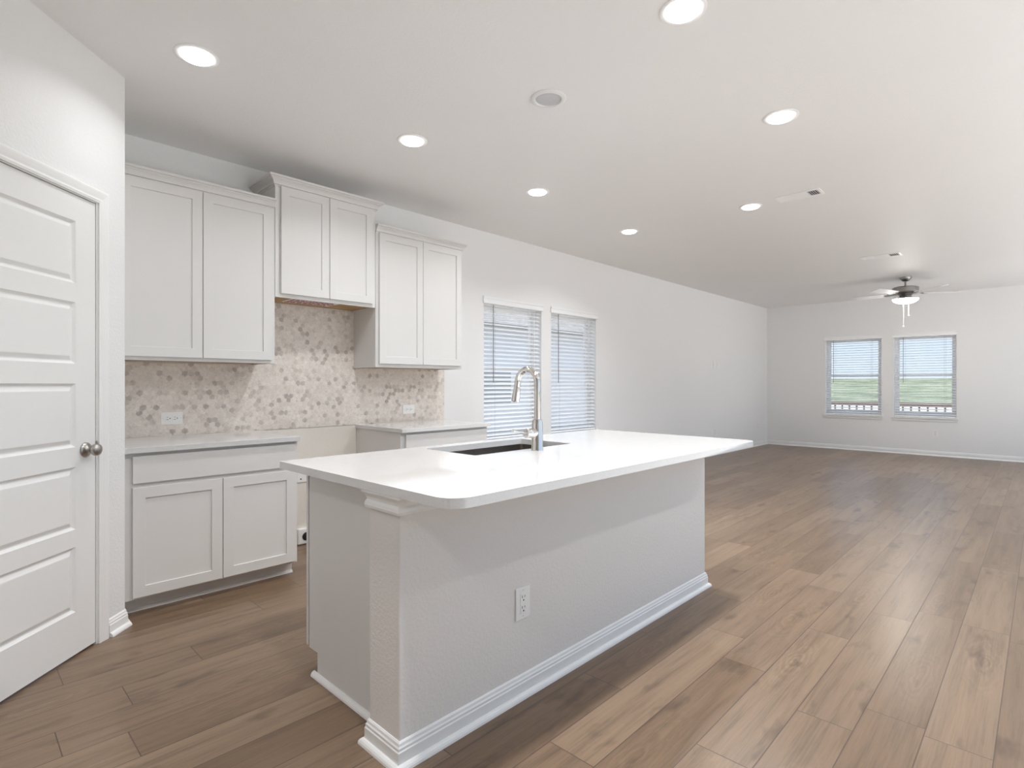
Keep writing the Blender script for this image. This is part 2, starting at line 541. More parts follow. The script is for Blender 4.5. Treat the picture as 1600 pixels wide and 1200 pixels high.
# baseboards
def baseboard(name, path, label, cat='baseboard'):
    o = MB().sweep(BASE_PROF, path).build(name, 'trim_white')
    tag(o, label, cat, 'structure')
    MB().sweep(SHOE_PROF, path).build('shoe_molding', 'trim_white', o)
    return o
baseboard('baseboard_left', [(3.30, W), (XF, W)], 'white baseboard along the long window wall')
baseboard('baseboard_far', [(XF, W - 0.001), (XF, YR)], 'white baseboard under the far pair of windows')
baseboard('baseboard_pantry', [S(2.6), S(1.047)][::1], 'white baseboard of the pantry wall beyond the door')
o = baseboard('baseboard_corner', [S(0.124), tuple(K), (K.x, K.y + 0.17)], 'short white baseboard wrapping the pantry wall corner')

# ------------------------------------------------------------------ pantry door
dr = thing('door_1', 'white five-panel pantry door with a round satin knob, in the angled wall', 'door', (K.x, K.y, 0), math.radians(225), kind='structure')
DS0, DS1, DZ0, DZ1 = 0.196, 0.958, 0.012, 2.046
panels = [(0.200, 0.488), (0.566, 0.842), (0.930, 1.212), (1.300, 1.572), (1.656, 1.932)]
PX0, PX1 = DS0 + 0.117, DS1 - 0.117
m = MB()
yb, yf = -0.040, -0.003
def ringrect(x0, x1, z0, z1, steps):
    prev = None
    for ins, dep in steps:
        r = [(x0+ins, yf-dep, z0+ins), (x1-ins, yf-dep, z0+ins), (x1-ins, yf-dep, z1-ins), (x0+ins, yf-dep, z1-ins)]
        vs = [m.bm.verts.new(p) for p in r]
        if prev:
            for i in range(4):
                m.bm.faces.new((prev[i], prev[(i+1) % 4], vs[(i+1) % 4], vs[i]))
        prev = vs
    m.bm.faces.new(prev)
zs = [DZ0]
for a, b in panels: zs += [a, b]
zs.append(DZ1)
xs = [DS0, PX0, PX1, DS1]
for i in range(3):
    for j in range(len(zs)-1):
        if i == 1 and j % 2 == 1:
            ringrect(PX0, PX1, zs[j], zs[j+1], [(0, 0), (0.004, 0.004), (0.011, 0.010), (0.016, 0.010), (0.032, 0.002), (0.036, 0.0015)])
        else:
            m.quad([(xs[i], yf, zs[j]), (xs[i+1], yf, zs[j]), (xs[i+1], yf, zs[j+1]), (xs[i], yf, zs[j+1])])
m.quad([(DS0, yb, DZ0), (DS0, yb, DZ1), (DS1, yb, DZ1), (DS1, yb, DZ0)])
m.quad([(DS0, yb, DZ0), (DS0, yf, DZ0), (DS0, yf, DZ1), (DS0, yb, DZ1)])
m.quad([(DS1, yb, DZ0), (DS1, yb, DZ1), (DS1, yf, DZ1), (DS1, yf, DZ0)])
m.quad([(DS0, yb, DZ1), (DS0, yf, DZ1), (DS1, yf, DZ1), (DS1, yb, DZ1)])
m.quad([(DS0, yb, DZ0), (DS1, yb, DZ0), (DS1, yf, DZ0), (DS0, yf, DZ0)])
m.build('door_panel', 'door_white', dr)
m = MB()
m.prism([(0.177, 0), (0.193, 0), (0.193, 2.05), (0.961, 2.05), (0.961, 0), (0.977, 0), (0.977, 2.065), (0.177, 2.065)], 'y', -0.118, 0.0)
m.box(0.193, -0.075, 0, 0.205, -0.042, 2.05); m.box(0.949, -0.075, 0, 0.961, -0.042, 2.05); m.box(0.205, -0.075, 2.038, 0.949, -0.042, 2.05)
m.build('jamb', 'trim_white', dr)
CAS = [(0, 0), (0, 0.010), (0.010, 0.013), (0.018, 0.011), (0.030, 0.0135), (0.046, 0.016), (0.054, 0.016), (0.058, 0.012), (0.060, 0.012), (0.060, 0)]
# travel so that 'out' points away from the opening: up the latch side, over, down the hinge side (seen in s,z)
m = MB(); m.sweep(CAS, [(0.968, 0.0), (0.968, 2.054), (0.187, 2.054), (0.187, 0.0)], 'xz', base=0.0)
m.build('casing', 'trim_white', dr)
kb = MB()
KS, KZ = DS0 + 0.060, 0.912
kb.lathe([(0.0, 0.0), (0.033, 0.0), (0.033, 0.003), (0.031, 0.007), (0.024, 0.010), (0.015, 0.013), (0.011, 0.018), (0.0105, 0.026),
          (0.014, 0.031), (0.022, 0.036), (0.027, 0.044), (0.0275, 0.052), (0.025, 0.059), (0.019, 0.064), (0.010, 0.067), (0.0, 0.068)],
         (KS, yf, KZ), 40, 'y', cap=False)
tag(kb.build('door_knob', 'satin_nickel', dr, smooth=True, angle=50), 'satin nickel round knob')
m = MB(); m.box(0.188, -0.004, 0.893, 0.1955, 0.0015, 0.945, 0.0008)
m.build('strike_plate', 'satin_nickel', dr)

# ------------------------------------------------------------------ cabinets
def shaker_door(x0, x1, z0, z1, yfront, t=0.019, st=0.057, rec=0.007):
    """front faces -Y; one watertight mesh with a recessed flat panel"""
    m = MB()
    f, r, b = yfront, yfront + rec, yfront + t
    e = 0.0012
    def loop(ins, y):
        return [m.bm.verts.new(p) for p in ((x0+ins, y, z0+ins), (x1-ins, y, z0+ins), (x1-ins, y, z1-ins), (x0+ins, y, z1-ins))]
    loops = [loop(0, b), loop(0, f + e), loop(e, f), loop(st - 0.001, f), loop(st, f + 0.001), loop(st, r)]
    m.bm.faces.new(loops[0])
    for A, B in zip(loops[:-1], loops[1:]):
        for i in range(4):
            m.bm.faces.new((A[i], A[(i+1) % 4], B[(i+1) % 4], B[i]))
    m.bm.faces.new(loops[-1][::-1])
    # fine joint grooves where rails meet stiles
    return m
def slab_front(x0, x1, z0, z1, yfront, t=0.019):
    return MB().box(x0, yfront, z0, x1, yfront + t, z1, 0.0012, 1)

YB = 3.415          # base cabinet face frame
YU = 3.71           # wall cabinet face frame
CT0, CT1 = 0.850, 0.880
def base_cabinet(x0, x1, label, dx0, dx1, dm):
    t = thing('base_cabinet', label, 'cabinet', ((x0+x1)/2, (YB+W)/2, 0), group=None)
    L = lambda o: setattr(o, 'location', (-(x0+x1)/2, -(YB+W)/2, 0))
    L(MB().box(x0, YB, 0.081, x1, W - 0.002, CT0, 0.001, 1).build('body', 'cabinet_paint', t))
    tk = MB().box(x0 + 0.003, YB + 0.075, 0.0, x1 - 0.003, YB + 0.093, 0.081)
    L(tk.build('toe_kick', 'cabinet_paint', t))
    L(MB().sweep([(0, 0)] + [(0.014*math.cos(a), 0.016*math.sin(a)) for a in (0, PI/6, PI/3, PI/2)], [(x0 + 0.003, YB + 0.075), (x1 - 0.001, YB + 0.075)], 'xy').build('shoe_molding', 'cabinet_paint', t))
    L(slab_front(dx0, dx1, 0.690, 0.832, YB - 0.0195).build('drawer_front', 'cabinet_paint', t))
    L(shaker_door(dx0, dm - 0.002, 0.094, 0.668, YB - 0.0195).build('door', 'cabinet_paint', t))
    L(shaker_door(dm + 0.002, dx1, 0.094, 0.668, YB - 0.0195).build('door', 'cabinet_paint', t))
    return t
base_cabinet(K.x + 0.002, 1.565, 'grey base cabinet beside the pantry wall, one wide drawer over two doors', 0.684, 1.547, 1.1195)
base_cabinet(2.345, 3.222, 'grey base cabinet right of the empty stove gap, mostly hidden by the island', 2.385, 3.204, 2.795)

def countertop(name, label, x0, x1, y0):
    o = MB().box(x0, y0, CT0, x1, W - 0.001, CT1, 0.002, 2).build(name, 'quartz')
    tag(o, label, 'countertop', group=None)
countertop('countertop', 'short white quartz countertop against the pantry wall under the left outlet', K.x + 0.002, 1.570, 3.378)
countertop('countertop', 'short white quartz countertop between the stove gap and the near window', 2.336, 3.234, 3.378)

CROWN_S = [(0, 0), (0.005, 0), (0.005, 0.009), (0.012, 0.010), (0.013, 0.018), (0.017, 0.028), (0.024, 0.038), (0.028, 0.041), (0.028, 0.048), (0.037, 0.049), (0.038, 0.062), (0, 0.062)]
CROWN_L = [(0, 0), (0.005, 0), (0.005, 0.010), (0.014, 0.011), (0.016, 0.021), (0.023, 0.032), (0.034, 0.041), (0.041, 0.044), (0.041, 0.051), (0.052, 0.053), (0.053, 0.066), (0, 0.066)]
def wall_cabinet(x0, x1, z0, z1, doors, dz0, dz1, crown, cpath, label):
    t = thing('wall_cabinet', label, 'cabinet', ((x0+x1)/2, (YU+W)/2, z0))
    off = (-(x0+x1)/2, -(YU+W)/2, -z0)
    L = lambda o: setattr(o, 'location', off)
    # case with a recessed underside: face frame and sides hang a little lower than the bottom
    m = MB()
    m.box(x0, YU, z0, x1, YU + 0.019, z1, 0.001, 1)
    m.box(x0, YU + 0.019, z0, x0 + 0.016, W - 0.002, z1)
    m.box(x1 - 0.016, YU + 0.019, z0, x1, W - 0.002, z1)
    m.box(x0 + 0.016, YU + 0.019, z1 - 0.016, x1 - 0.016, W - 0.002, z1)
    L(m.build('body', 'cabinet_paint', t))
    L(MB().box(x0 + 0.016, YU + 0.019, z0 + 0.006, x1 - 0.016, W - 0.002, z0 + 0.022).build('bottom_panel', 'raw_wood', t))
    for a, b in doors:
        L(shaker_door(a, b, dz0, dz1, YU - 0.0195).build('door', 'cabinet_paint', t))
    L(MB().sweep(crown, cpath, 'xy', base=z1 - 0.012).build('crown_molding', 'cabinet_paint', t))
    return t, off
AX0, AX1 = K.x + 0.002, 1.546
BX0, BX1 = 1.549, 2.317
CX0, CX1 = 2.320, 3.192
wall_cabinet(AX0, AX1, 1.347, 2.393, [(0.678, 1.101), (1.105, 1.522)], 1.368, 2.382, CROWN_S,
             [(AX0, YU), (AX1 - 0.0015, YU)], 'grey wall cabinet next to the pantry wall, two tall doors')
tb, offb = wall_cabinet(BX0, BX1, 1.797, 2.553, [(1.584, 1.930), (1.934, 2.287)], 1.822, 2.545, CROWN_L,
             [(BX0, W - 0.002), (BX0, YU), (BX1, YU), (BX1, W - 0.002)], 'raised short wall cabinet over the empty stove gap, tallest crown')
wall_cabinet(CX0, CX1, 1.340, 2.393, [(2.346, 2.757), (2.761, 3.176)], 1.368, 2.384, CROWN_S,
             [(CX0 + 0.0015, YU), (CX1, YU), (CX1, W - 0.002)], 'grey wall cabinet closest to the windows, two tall doors')
# installation notice stuck under the raised cabinet: red print on white paper, unreadable
st = MB().box(1.685, 3.752, 1.8005, 2.04, 3.93, 1.8027)
o = st.build('paper_notice', 'plate_white', tb, offb)
tag(o, 'white paper notice with unreadable dark red print')
rp = MB()
random.seed(3)
for row in range(4):
    x = 1.70
    while x < 2.01:
        w = random.uniform(0.012, 0.04)
        rp.box(x, 3.765 + row*0.042, 1.7998, min(x + w, 2.03), 3.765 + row*0.042 + 0.026, 1.8006)
        x += w + random.uniform(0.006, 0.012)
NT('red_print').bsdf((0.30, 0.03, 0.05), 0.6)
pr = rp.build('print', 'red_print', o)

# backsplash mosaic, with its untiled wall in the stove gap below
m = MB()
m.prism([(K.x + 0.002, CT1), (1.571, CT1), (2.335, CT1), (3.256, CT1), (3.256, 1.338), (2.319, 1.338), (2.319, 1.795), (1.547, 1.795), (1.547, 1.345), (K.x + 0.002, 1.345)], 'y', W - 0.009, W - 0.0012)
tag(m.build('trim_1', 'mosaic_tile'), 'cream and grey marble mosaic backsplash between counters and wall cabinets', 'backsplash', 'structure')
m = MB(); m.box(1.568, W - 0.004, 0.0, 2.342, W - 0.0012, CT1 - 0.001)
tag(m.build('wall_stove_gap', 'raw_drywall'), 'bare cream drywall in the empty stove gap', 'wall', 'structure')

# ------------------------------------------------------------------ island
IX0, IX1 = 1.000, 3.172          # half wall
IY0, IY1 = 1.461, 1.634
PXL = 1.075                      # cabinet end panel
YC = 2.230                       # cabinet fronts (kitchen side)
IZ = 0.858
isl = thing('kitchen_island', 'kitchen island with a greige half wall front, grey end panel and white baseboard', 'kitchen island', ((IX0+IX1)/2, 1.85, 0))
def LI(o): o.location = (-(IX0+IX1)/2, -1.85, 0); return o
paint_wall('island_paint', (0.73, 0.705, 0.68), 0.2, 85)
m = MB(); m.prism(rrect(IX0, IY0, IX1, IY1, (0.006, 0.006, 0.001, 0.001), 3), 'z', 0, IZ)
LI(m.build('half_wall', 'island_paint', isl))
ip = [(PXL, IY1), (IX0, IY1), (IX0, IY0), (IX1, IY0), (IX1, IY1 + 0.4)]
LI(MB().sweep(BASE_PROF, ip).build('baseboard', 'trim_white', isl))
LI(MB().sweep(SHOE_PROF, ip).build('shoe_molding', 'trim_white', isl))
CAP = [(0, 0.797), (0.012, 0.797), (0.014, 0.806), (0.012, 0.816), (0.007, 0.824), (0.010, 0.834), (0.016, 0.843), (0.021, 0.849), (0.021, IZ - 0.0005), (0, IZ - 0.0005)]
LI(MB().sweep(CAP, [(PXL - 0.02, IY1), (IX0, IY1), (IX0, IY0), (IX1, IY0), (IX1, IY1)]).build('cap_molding', 'trim_white', isl))
pan = [(IY1, 0), (2.158, 0), (2.158, 0.1), (YC, 0.1), (YC, IZ), (IY1, IZ)]
LI(MB().prism(pan, 'x', PXL, PXL + 0.018).build('end_panel', 'cabinet_paint', isl))
LI(MB().prism(pan, 'x', IX1 - 0.018, IX1).build('end_panel', 'cabinet_paint', isl))
LI(MB().sweep([(0, 0)] + [(0.017*math.cos(a), 0.019*math.sin(a)) for a in (0, PI/8, PI/4, 3*PI/8, PI/2)], [(PXL, 2.185), (PXL, IY1 + 0.014)]).build('shoe_molding', 'trim_white', isl))
m = MB()
m.box(PXL + 0.018, IY1, 0.1, IX1 - 0.018, YC, 0.116)
m.box(PXL + 0.018, YC - 0.018, 0.116, IX1 - 0.018, YC, 0.62)
LI(m.build('body', 'cabinet_paint', isl))
LI(MB().box(PXL + 0.018, 2.140, 0.0, IX1 - 0.018, 2.158, 0.1).build('toe_kick', 'cabinet_paint', isl))
for a, b in ((PXL + 0.0005, 1.56), (1.565, 2.04), (2.045, 2.52), (2.525, 3.165)):
    d = shaker_door(a, b, 0.105, IZ - 0.012, 0.0)
    bmesh.ops.rotate(d.bm, verts=d.bm.verts, cent=((a+b)/2, 0, 0), matrix=Matrix.Rotation(PI, 3, 'Z'))
    bmesh.ops.translate(d.bm, verts=d.bm.verts, vec=(0, YC + 0.0285, 0))
    LI(d.build('door', 'cabinet_paint', isl))

def top_with_hole(outer, inner, z0, z1):
    m = MB()
    es = []
    for ring in (outer, inner):
        vs = [m.bm.verts.new((x, y, z1)) for x, y in ring]
        for i in range(len(vs)):
            es.append(m.bm.edges.new((vs[i], vs[(i+1) % len(vs)])))
    bmesh.ops.triangle_fill(m.bm, use_beauty=True, use_dissolve=False, edges=es)
    g = bmesh.ops.extrude_face_region(m.bm, geom=list(m.bm.faces))
    vv = [x for x in g['geom'] if isinstance(x, bmesh.types.BMVert)]
    bmesh.ops.translate(m.bm, verts=vv, vec=(0, 0, z0 - z1))
    return m
IC0, IC1 = 0.858, 0.888
SX0, SX1, SY0, SY1 = 1.665, 2.368, 1.842, 2.216
m = top_with_hole(rrect(0.976, 1.174, 3.222, 2.297, (0.078, 0.078, 0.008, 0.008), 10), rrect(SX0, SY0, SX1, SY1, (0.012,)*4, 5), IC0, IC1)
ct = m.build('countertop', 'quartz', smooth=True, angle=30)
bv = ct.modifiers.new('edge', 'BEVEL'); bv.width = 0.0022; bv.segments = 2; bv.limit_method = 'ANGLE'; bv.angle_limit = math.radians(50)
tag(ct, 'large glossy white quartz island countertop with rounded front corners and a sink cutout', 'countertop')

# undermount sink
sk = thing('sink', 'rectangular stainless steel sink set under the island countertop', 'sink', ((SX0+SX1)/2, (SY0+SY1)/2, 0.65))
m = MB()
g = 0.006
def ring3(ins, z, r):
    return [m.bm.verts.new((x - (SX0+SX1)/2, y - (SY0+SY1)/2, z - 0.65)) for x, y in rrect(SX0-g+ins, SY0-g+ins, SX1+g-ins, SY1+g-ins, (max(r, 0.004),)*4, 5)]
rs = [ring3(-0.02, IC0 - 0.0008, 0.03), ring3(-0.02, IC0 - 0.003, 0.03), ring3(-0.004, IC0 - 0.003, 0.02), ring3(-0.004, 0.645, 0.02), ring3(0.0, 0.6435, 0.02)]
rs2 = [ring3(0.0, IC0 - 0.0008, 0.016), ring3(0.0, 0.665, 0.016), ring3(0.012, 0.652, 0.016), ring3(0.05, 0.650, 0.016)]
def bridge(A, B):
    n = len(A)
    for i in range(n): m.bm.faces.new((A[i], A[(i+1) % n], B[(i+1) % n], B[i]))
for A, B in zip(rs[:-1], rs[1:]): bridge(A, B)
for A, B in zip(rs2[:-1], rs2[1:]): bridge(A, B)
bridge(rs[0], rs2[0]); m.bm.faces.new(rs[-1]); m.bm.faces.new(rs2[-1])
m.build('bowl', 'stainless', sk, smooth=True, angle=50)
m = MB(); m.lathe([(0.0, 0.0002), (0.055, 0.0002), (0.055, 0.003), (0.045, 0.004), (0.03, 0.002), (0.0, 0.002)], (0, 0.02, 0.0), 28, cap=False)
m.build('drain', 'chrome', sk, smooth=True)

# faucet
FX, FY = 2.012, 1.775
fc = thing('faucet', 'tall chrome gooseneck pull-down faucet at the island sink', 'faucet', (FX, FY, IC1))
m = MB(); m.lathe([(0, 0), (0.0295, 0), (0.0295, 0.004), (0.0285, 0.006), (0.0262, 0.135), (0.0235, 0.149), (0.0185, 0.152), (0, 0.152)], (0, 0, 0), 40, cap=False)
m.build('faucet_body', 'chrome', fc, smooth=True, angle=35)
R = 0.066
pts = [(0, 0, 0.14), (0, 0, 0.20), (0, 0, 0.27), (0, 0, 0.325)]
for i in range(1, 17):
    a = PI*i/16*0.96
    pts.append((0, R - R*math.cos(a), 0.325 + R*math.sin(a)*1.05))
e = Vector(pts[-1]); d = (Vector(pts[-1]) - Vector(pts[-2])).normalized()
d = Vector((0, 0.16, -1)).normalized()
pts.append(tuple(e + d*0.022))
m = MB(); m.tube(pts, 0.0155, 24)
m.build('neck', 'chrome', fc, smooth=True, angle=60)
q = e + d*0.020
m = MB(); m.tube([q, q + d*0.004, q + d*0.005, q + d*0.012, q + d*0.060, q + d*0.078, q + d*0.079, q + d*0.082], [0.0165, 0.0165, 0.015, 0.0165, 0.0205, 0.0212, 0.0195, 0.0185], 28)
m.build('spray_head', 'chrome', fc, smooth=True, angle=40)
m = MB(); m.lathe([(0, 0), (0.0215, 0.0), (0.0215, -0.030), (0.020, -0.031), (0.020, -0.034), (0.0215, -0.035), (0.0215, -0.068), (0.019, -0.072), (0, -0.072)], (-0.012, 0, 0.086), 32, 'x', cap=False)
hb = m.build('handle_hub', 'chrome', fc, smooth=True, angle=35)
m = MB(); m.tube([(-0.075, 0.0, 0.088), (-0.10, 0.0, 0.092), (-0.135, 0.0, 0.098), (-0.172, 0.0, 0.105)], [0.0055, 0.005, 0.0055, 0.0072], 14)
m.build('lever', 'chrome', fc, smooth=True, angle=50)

# ------------------------------------------------------------------ electrical
def duplex(name, label, loc, rotz, horizontal=False, group=None, w=0.079, h=0.124):
    """plate in local XZ, facing local -Y"""
    t = thing(name, label, 'outlet', loc, rotz, group)
    def rect(m, x0, z0, x1, z1, y0, y1, bev=0.0):
        if horizontal: x0, z0, x1, z1 = -z1, x0, -z0, x1
        m.box(min(x0, x1), y0, min(z0, z1), max(x0, x1), y1, max(z0, z1), bev, 2)
    m = MB(); rect(m, -w/2, -h/2, w/2, h/2, -0.006, -0.0003, 0.002); m.build('face_plate', 'plate_white', t)
    for s in (-1, 1):
        m = MB(); rect(m, -0.0165, s*0.0205 - 0.0185, 0.0165, s*0.0205 + 0.0185, -0.0082, -0.006, 0.0008)
        r = m.build('receptacle', 'plate_white', t)
        m = MB()
        c = s*0.0205
        rect(m, -0.0088, c + 0.000, -0.0060, c + 0.0105, -0.0086, -0.0078)
        rect(m, 0.0058, c + 0.001, 0.0082, c + 0.0095, -0.0086, -0.0078)
        rect(m, -0.0028, c - 0.0115, 0.0028, c - 0.0055, -0.0086, -0.0078)
        m.build('slots', 'slot_dark', r)
    for s in (-1, 1):
        m = MB(); rect(m, -0.002, s*0.050 - 0.002, 0.002, s*0.050 + 0.002, -0.0066, -0.0058)
        m.build('screw', 'can_inner', t)
    return t
duplex('wall_outlet', 'white vertical duplex outlet on the island half wall', (1.5665, IY0, 0.360), 0)
duplex('wall_outlet', 'white sideways duplex outlet on the mosaic above the left countertop', (1.022, W - 0.0085, 0.990), 0, True)
duplex('wall_outlet', 'white sideways duplex outlet on the mosaic below the cabinet nearest the windows', (2.852, W - 0.0085, 0.988), 0, True)
duplex('wall_outlet', 'small white outlet low on the long wall beyond the island', (9.16, W, 0.395), 0)
duplex('wall_outlet', 'small white outlet low on the long wall, right by the far corner', (11.13, W, 0.392), 0)
duplex('wall_outlet', 'white outlet low on the far wall under the windows', (XF, 1.318, 0.382), -PI/2)
def blank(label, loc, w, h):
    t = thing('switch_plate', label, 'switch', loc)
    MB().box(-w/2, -0.006, -h/2, w/2, -0.0003, h/2, 0.002).build('face_plate', 'plate_white', t)
    MB().box(-0.016, -0.009, -0.033, 0.016, -0.006, 0.033, 0.001).build('rocker', 'plate_white', t)
blank('narrow white plate on the long wall, the one nearer the windows of a pair', (9.125, W, 1.545), 0.085, 0.125)
blank('narrow white plate on the long wall, the one nearer the far corner of a pair', (9.262, W, 1.545), 0.085, 0.125)
# stove gap fittings
t = thing('range_receptacle', 'white wall box with a round black socket at the floor of the stove gap', 'outlet', (1.900, W - 0.0045, 0.062))
MB().box(-0.058, -0.032, -0.058, 0.058, 0, 0.062, 0.012, 3).build('receptacle_box', 'plate_white', t)
MB().lathe([(0, -0.038), (0.029, -0.038), (0.031, -0.036), (0.031, -0.0305), (0, -0.0305)], (0.006, 0, 0), 32, 'y', cap=False).build('socket', 'black_plastic', t, smooth=True)
t = thing('gas_valve_box', 'small white recessed plate higher up in the stove gap', 'utility box', (1.893, W - 0.0045, 0.515))
MB().box(-0.046, -0.008, -0.046, 0.046, 0, 0.046, 0.002).build('face_plate', 'plate_white', t)
MB().lathe([(0, -0.0095), (0.005, -0.0095), (0.006, -0.008), (0, -0.008)], (-0.018, 0, -0.022), 12, 'y', cap=False).build('screw', 'slot_dark', t)

# ------------------------------------------------------------------ windows and blinds
def window(n, label, loc, rotz, w):
    """local x along the wall, y to the outside, z up; origin = lower corner of the opening on the room face"""
    t = thing('window_%d' % n, label, 'window', loc, rotz, kind='structure')
    h = WIN_Z1 - WIN_Z0
    zm = 0.715
    m = MB()
    for a in ((0, 0.038), (w - 0.038, w)): m.box(a[0], 0.09, 0, a[1], 0.148, h)
    m.box(0.038, 0.09, 0, w - 0.038, 0.148, 0.045); m.box(0.038, 0.09, h - 0.045, w - 0.038, 0.148, h)
    m.build('frame', 'vinyl_white', t)
    for nm, z0, z1, y0 in (('upper_sash', zm - 0.018, h - 0.046, 0.122), ('lower_sash', 0.046, zm + 0.018, 0.098)):
        m = MB()
        x0, x1 = 0.039, w - 0.039
        m.box(x0, y0, z0, x0 + 0.028, y0 + 0.022, z1); m.box(x1 - 0.028, y0, z0, x1, y0 + 0.022, z1)
        m.box(x0 + 0.028, y0, z0, x1 - 0.028, y0 + 0.022, z0 + 0.034); m.box(x0 + 0.028, y0, z1 - 0.034, x1 - 0.028, y0 + 0.022, z1)
        so = m.build(nm, 'vinyl_white', t)
        MB().box(x0 + 0.027, y0 + 0.009, z0 + 0.033, x1 - 0.027, y0 + 0.012, z1 - 0.033).build('pane', 'window_glass', so)
    m = MB()
    m.box(-0.03, -0.028, -0.0255, w + 0.03, 0.0, -0.001, 0.003); m.box(0.0005, 0.0, -0.0255, w - 0.0005, 0.09, -0.001)
    m.box(-0.018, -0.014, -0.066, w + 0.018, -0.0003, -0.0258, 0.002)
    m.build('sill', 'trim_white', t)
    return t

def blind(label, loc, rotz, w, tilt, group):
    t = thing('window_blind', label, 'blind', loc, rotz, group)
    h = WIN_Z1 - WIN_Z0
    prof = [(-0.0155, h - 0.045), (-0.019, h - 0.040), (-0.019, h - 0.030), (-0.016, h - 0.024), (-0.016, h), (-0.020, h + 0.008), (-0.021, h + 0.024), (-0.004, h + 0.024), (-0.004, h - 0.045)]
    MB().prism(prof, 'x', -0.014, w + 0.014).build('valance', 'blind_white', t)
    MB().box(0.006, 0.006, h - 0.042, w - 0.006, 0.060, h - 0.002).build('head_rail', 'blind_white', t)
    m = MB()
    pitch = 0.0435
    zt = h - 0.068
    n = int((zt - 0.045)/pitch)
    ca, sa = math.cos(tilt), math.sin(tilt)
    for i in range(n + 1):
        z = zt - i*pitch
        hw, th = 0.0245, 0.0014
        crown = 0.0015
        pf = [(-hw, -th), (0, crown - th), (hw, -th), (hw, th), (0, crown + th), (-hw, th)]
        m.prism([(0.033 + u*ca - v*sa, z + u*sa + v*ca) for u, v in pf], 'x', 0.008, w - 0.008)
    m.build('slats', 'blind_white', t)
    zb = zt - (n + 1)*pitch
    MB().box(0.008, 0.010, 0.004, w - 0.008, 0.056, 0.022, 0.003).build('bottom_rail', 'blind_white', t)
    for fx in (0.16, w - 0.16):
        m = MB()
        for y in (0.0065, 0.0595): m.tube([(fx, y, h - 0.043), (fx, y, 0.021)], 0.0009, 6)
        m.build('ladder_cord', 'cord_gray', t)
    MB().tube([(0.135, 0.002, h - 0.047), (0.135, 0.0015, h - 0.20), (0.135, 0.001, 0.46 + 0.12)], 0.0038, 8).build('tilt_wand', 'wand_gray', t)
    MB().tube([(w - 0.135, 0.0025, h - 0.047), (w - 0.135, 0.002, 0.10)], 0.0014, 6).build('lift_cord', 'cord_gray', t)
    return t

gl = 'white blinds on the long wall'
gf = 'white blinds on the far wall'
window(1, 'window in the long wall nearest the kitchen cabinets', (LW[0][0], W, WIN_Z0), 0, LW[0][1] - LW[0][0])
window(2, 'window in the long wall, second from the kitchen cabinets', (LW[1][0], W, WIN_Z0), 0, LW[1][1] - LW[1][0])
window(3, 'left window of the pair in the far wall', (XF, FW[0][1], WIN_Z0), -PI/2, FW[0][1] - FW[0][0])
window(4, 'right window of the pair in the far wall', (XF, FW[1][1], WIN_Z0), -PI/2, FW[1][1] - FW[1][0])
TL, TF = math.radians(30), math.radians(13)
blind('white slatted blind on the window behind the faucet, nearest the kitchen cabinets', (LW[0][0], W, WIN_Z0), 0, LW[0][1] - LW[0][0], TL, gl)
blind('white slatted blind on the long wall, second window from the cabinets', (LW[1][0], W, WIN_Z0), 0, LW[1][1] - LW[1][0], TL, gl)
blind('white slatted blind on the left window of the far wall', (XF, FW[0][1], WIN_Z0), -PI/2, FW[0][1] - FW[0][0], TF, gf)
blind('white slatted blind on the right window of the far wall, behind the fan', (XF, FW[1][1], WIN_Z0), -PI/2, FW[1][1] - FW[1][0], TF, gf)

# ------------------------------------------------------------------ ceiling fittings
def recessed(label, x, y, power=1.0):
    t = thing('recessed_light', label, 'ceiling light', (x, y, H), group='round recessed ceiling lights')
    MB().lathe([(0.068, -0.0005), (0.094, -0.0005), (0.094, -0.003), (0.090, -0.005), (0.072, -0.004), (0.068, -0.003)], (0, 0, 0), 40, cap=False).build('trim_ring', 'vent_white', t, smooth=True)
    MB().lathe([(0, -0.0012), (0.0700, -0.0012), (0.0700, -0.006), (0.066, -0.012), (0.052, -0.0165), (0, -0.018)], (0, 0, 0), 40, cap=False).build('lens', 'lamp_lens', t)
    ld = bpy.data.lights.new('downlight', 'AREA')
    ld.shape = 'DISK'; ld.size = 0.12; ld.energy = LAMP_W*power; ld.spread = math.radians(LAMP_SPREAD)
    ld.color = (0.955, 0.975, 1.0)
    lo = bpy.data.objects.new('downlight', ld); COL.objects.link(lo); lo.parent = t
    lo.location = (0, 0, -0.0186)
    return t
LIGHTS = [
    (0.822, 2.838, 'lit recessed light nearest the pantry wall, over the left base cabinet'),
    (2.050, 2.855, 'lit recessed light in front of the raised stove cabinet'),
    (3.290, 2.900, 'lit recessed light in the window-side row, third from the pantry wall'),
    (4.780, 2.990, 'lit recessed light in the window-side row, farthest from the pantry wall'),
    (2.105, 1.063, 'large bright recessed light cut by the top edge of the picture'),
    (3.335, 1.085, 'lit recessed light in the right-hand row between the top edge and the vent'),
    (4.840, 1.820, 'lit recessed light right beside the nearer ceiling vent'),
]
for x, y, lb in LIGHTS:
    recessed(lb, x, y, 0.30 if x < 1 else (0.72 if y > 2.5 else 1.45))
# extra unseen fittings, added to light the room from outside the frame
for x, y, lb in [(0.82, 1.06, 'added unseen recessed light above the camera end of the island'), (-0.9, 0.5, 'added unseen recessed light behind the camera'), (2.1, -0.45, 'added unseen recessed light right of the frame'),
                 (4.2, -0.45, 'added unseen recessed light at the right side of the living area, nearest the island'), (6.4, -0.45, 'added unseen recessed light in the middle of the right side of the living area'), (8.6, -0.45, 'added unseen recessed light at the right side of the living area, nearest the far wall')]:
    recessed(lb, x, y, 1.3 if x < 1 else (0.45 if x < 3 else 1.0))

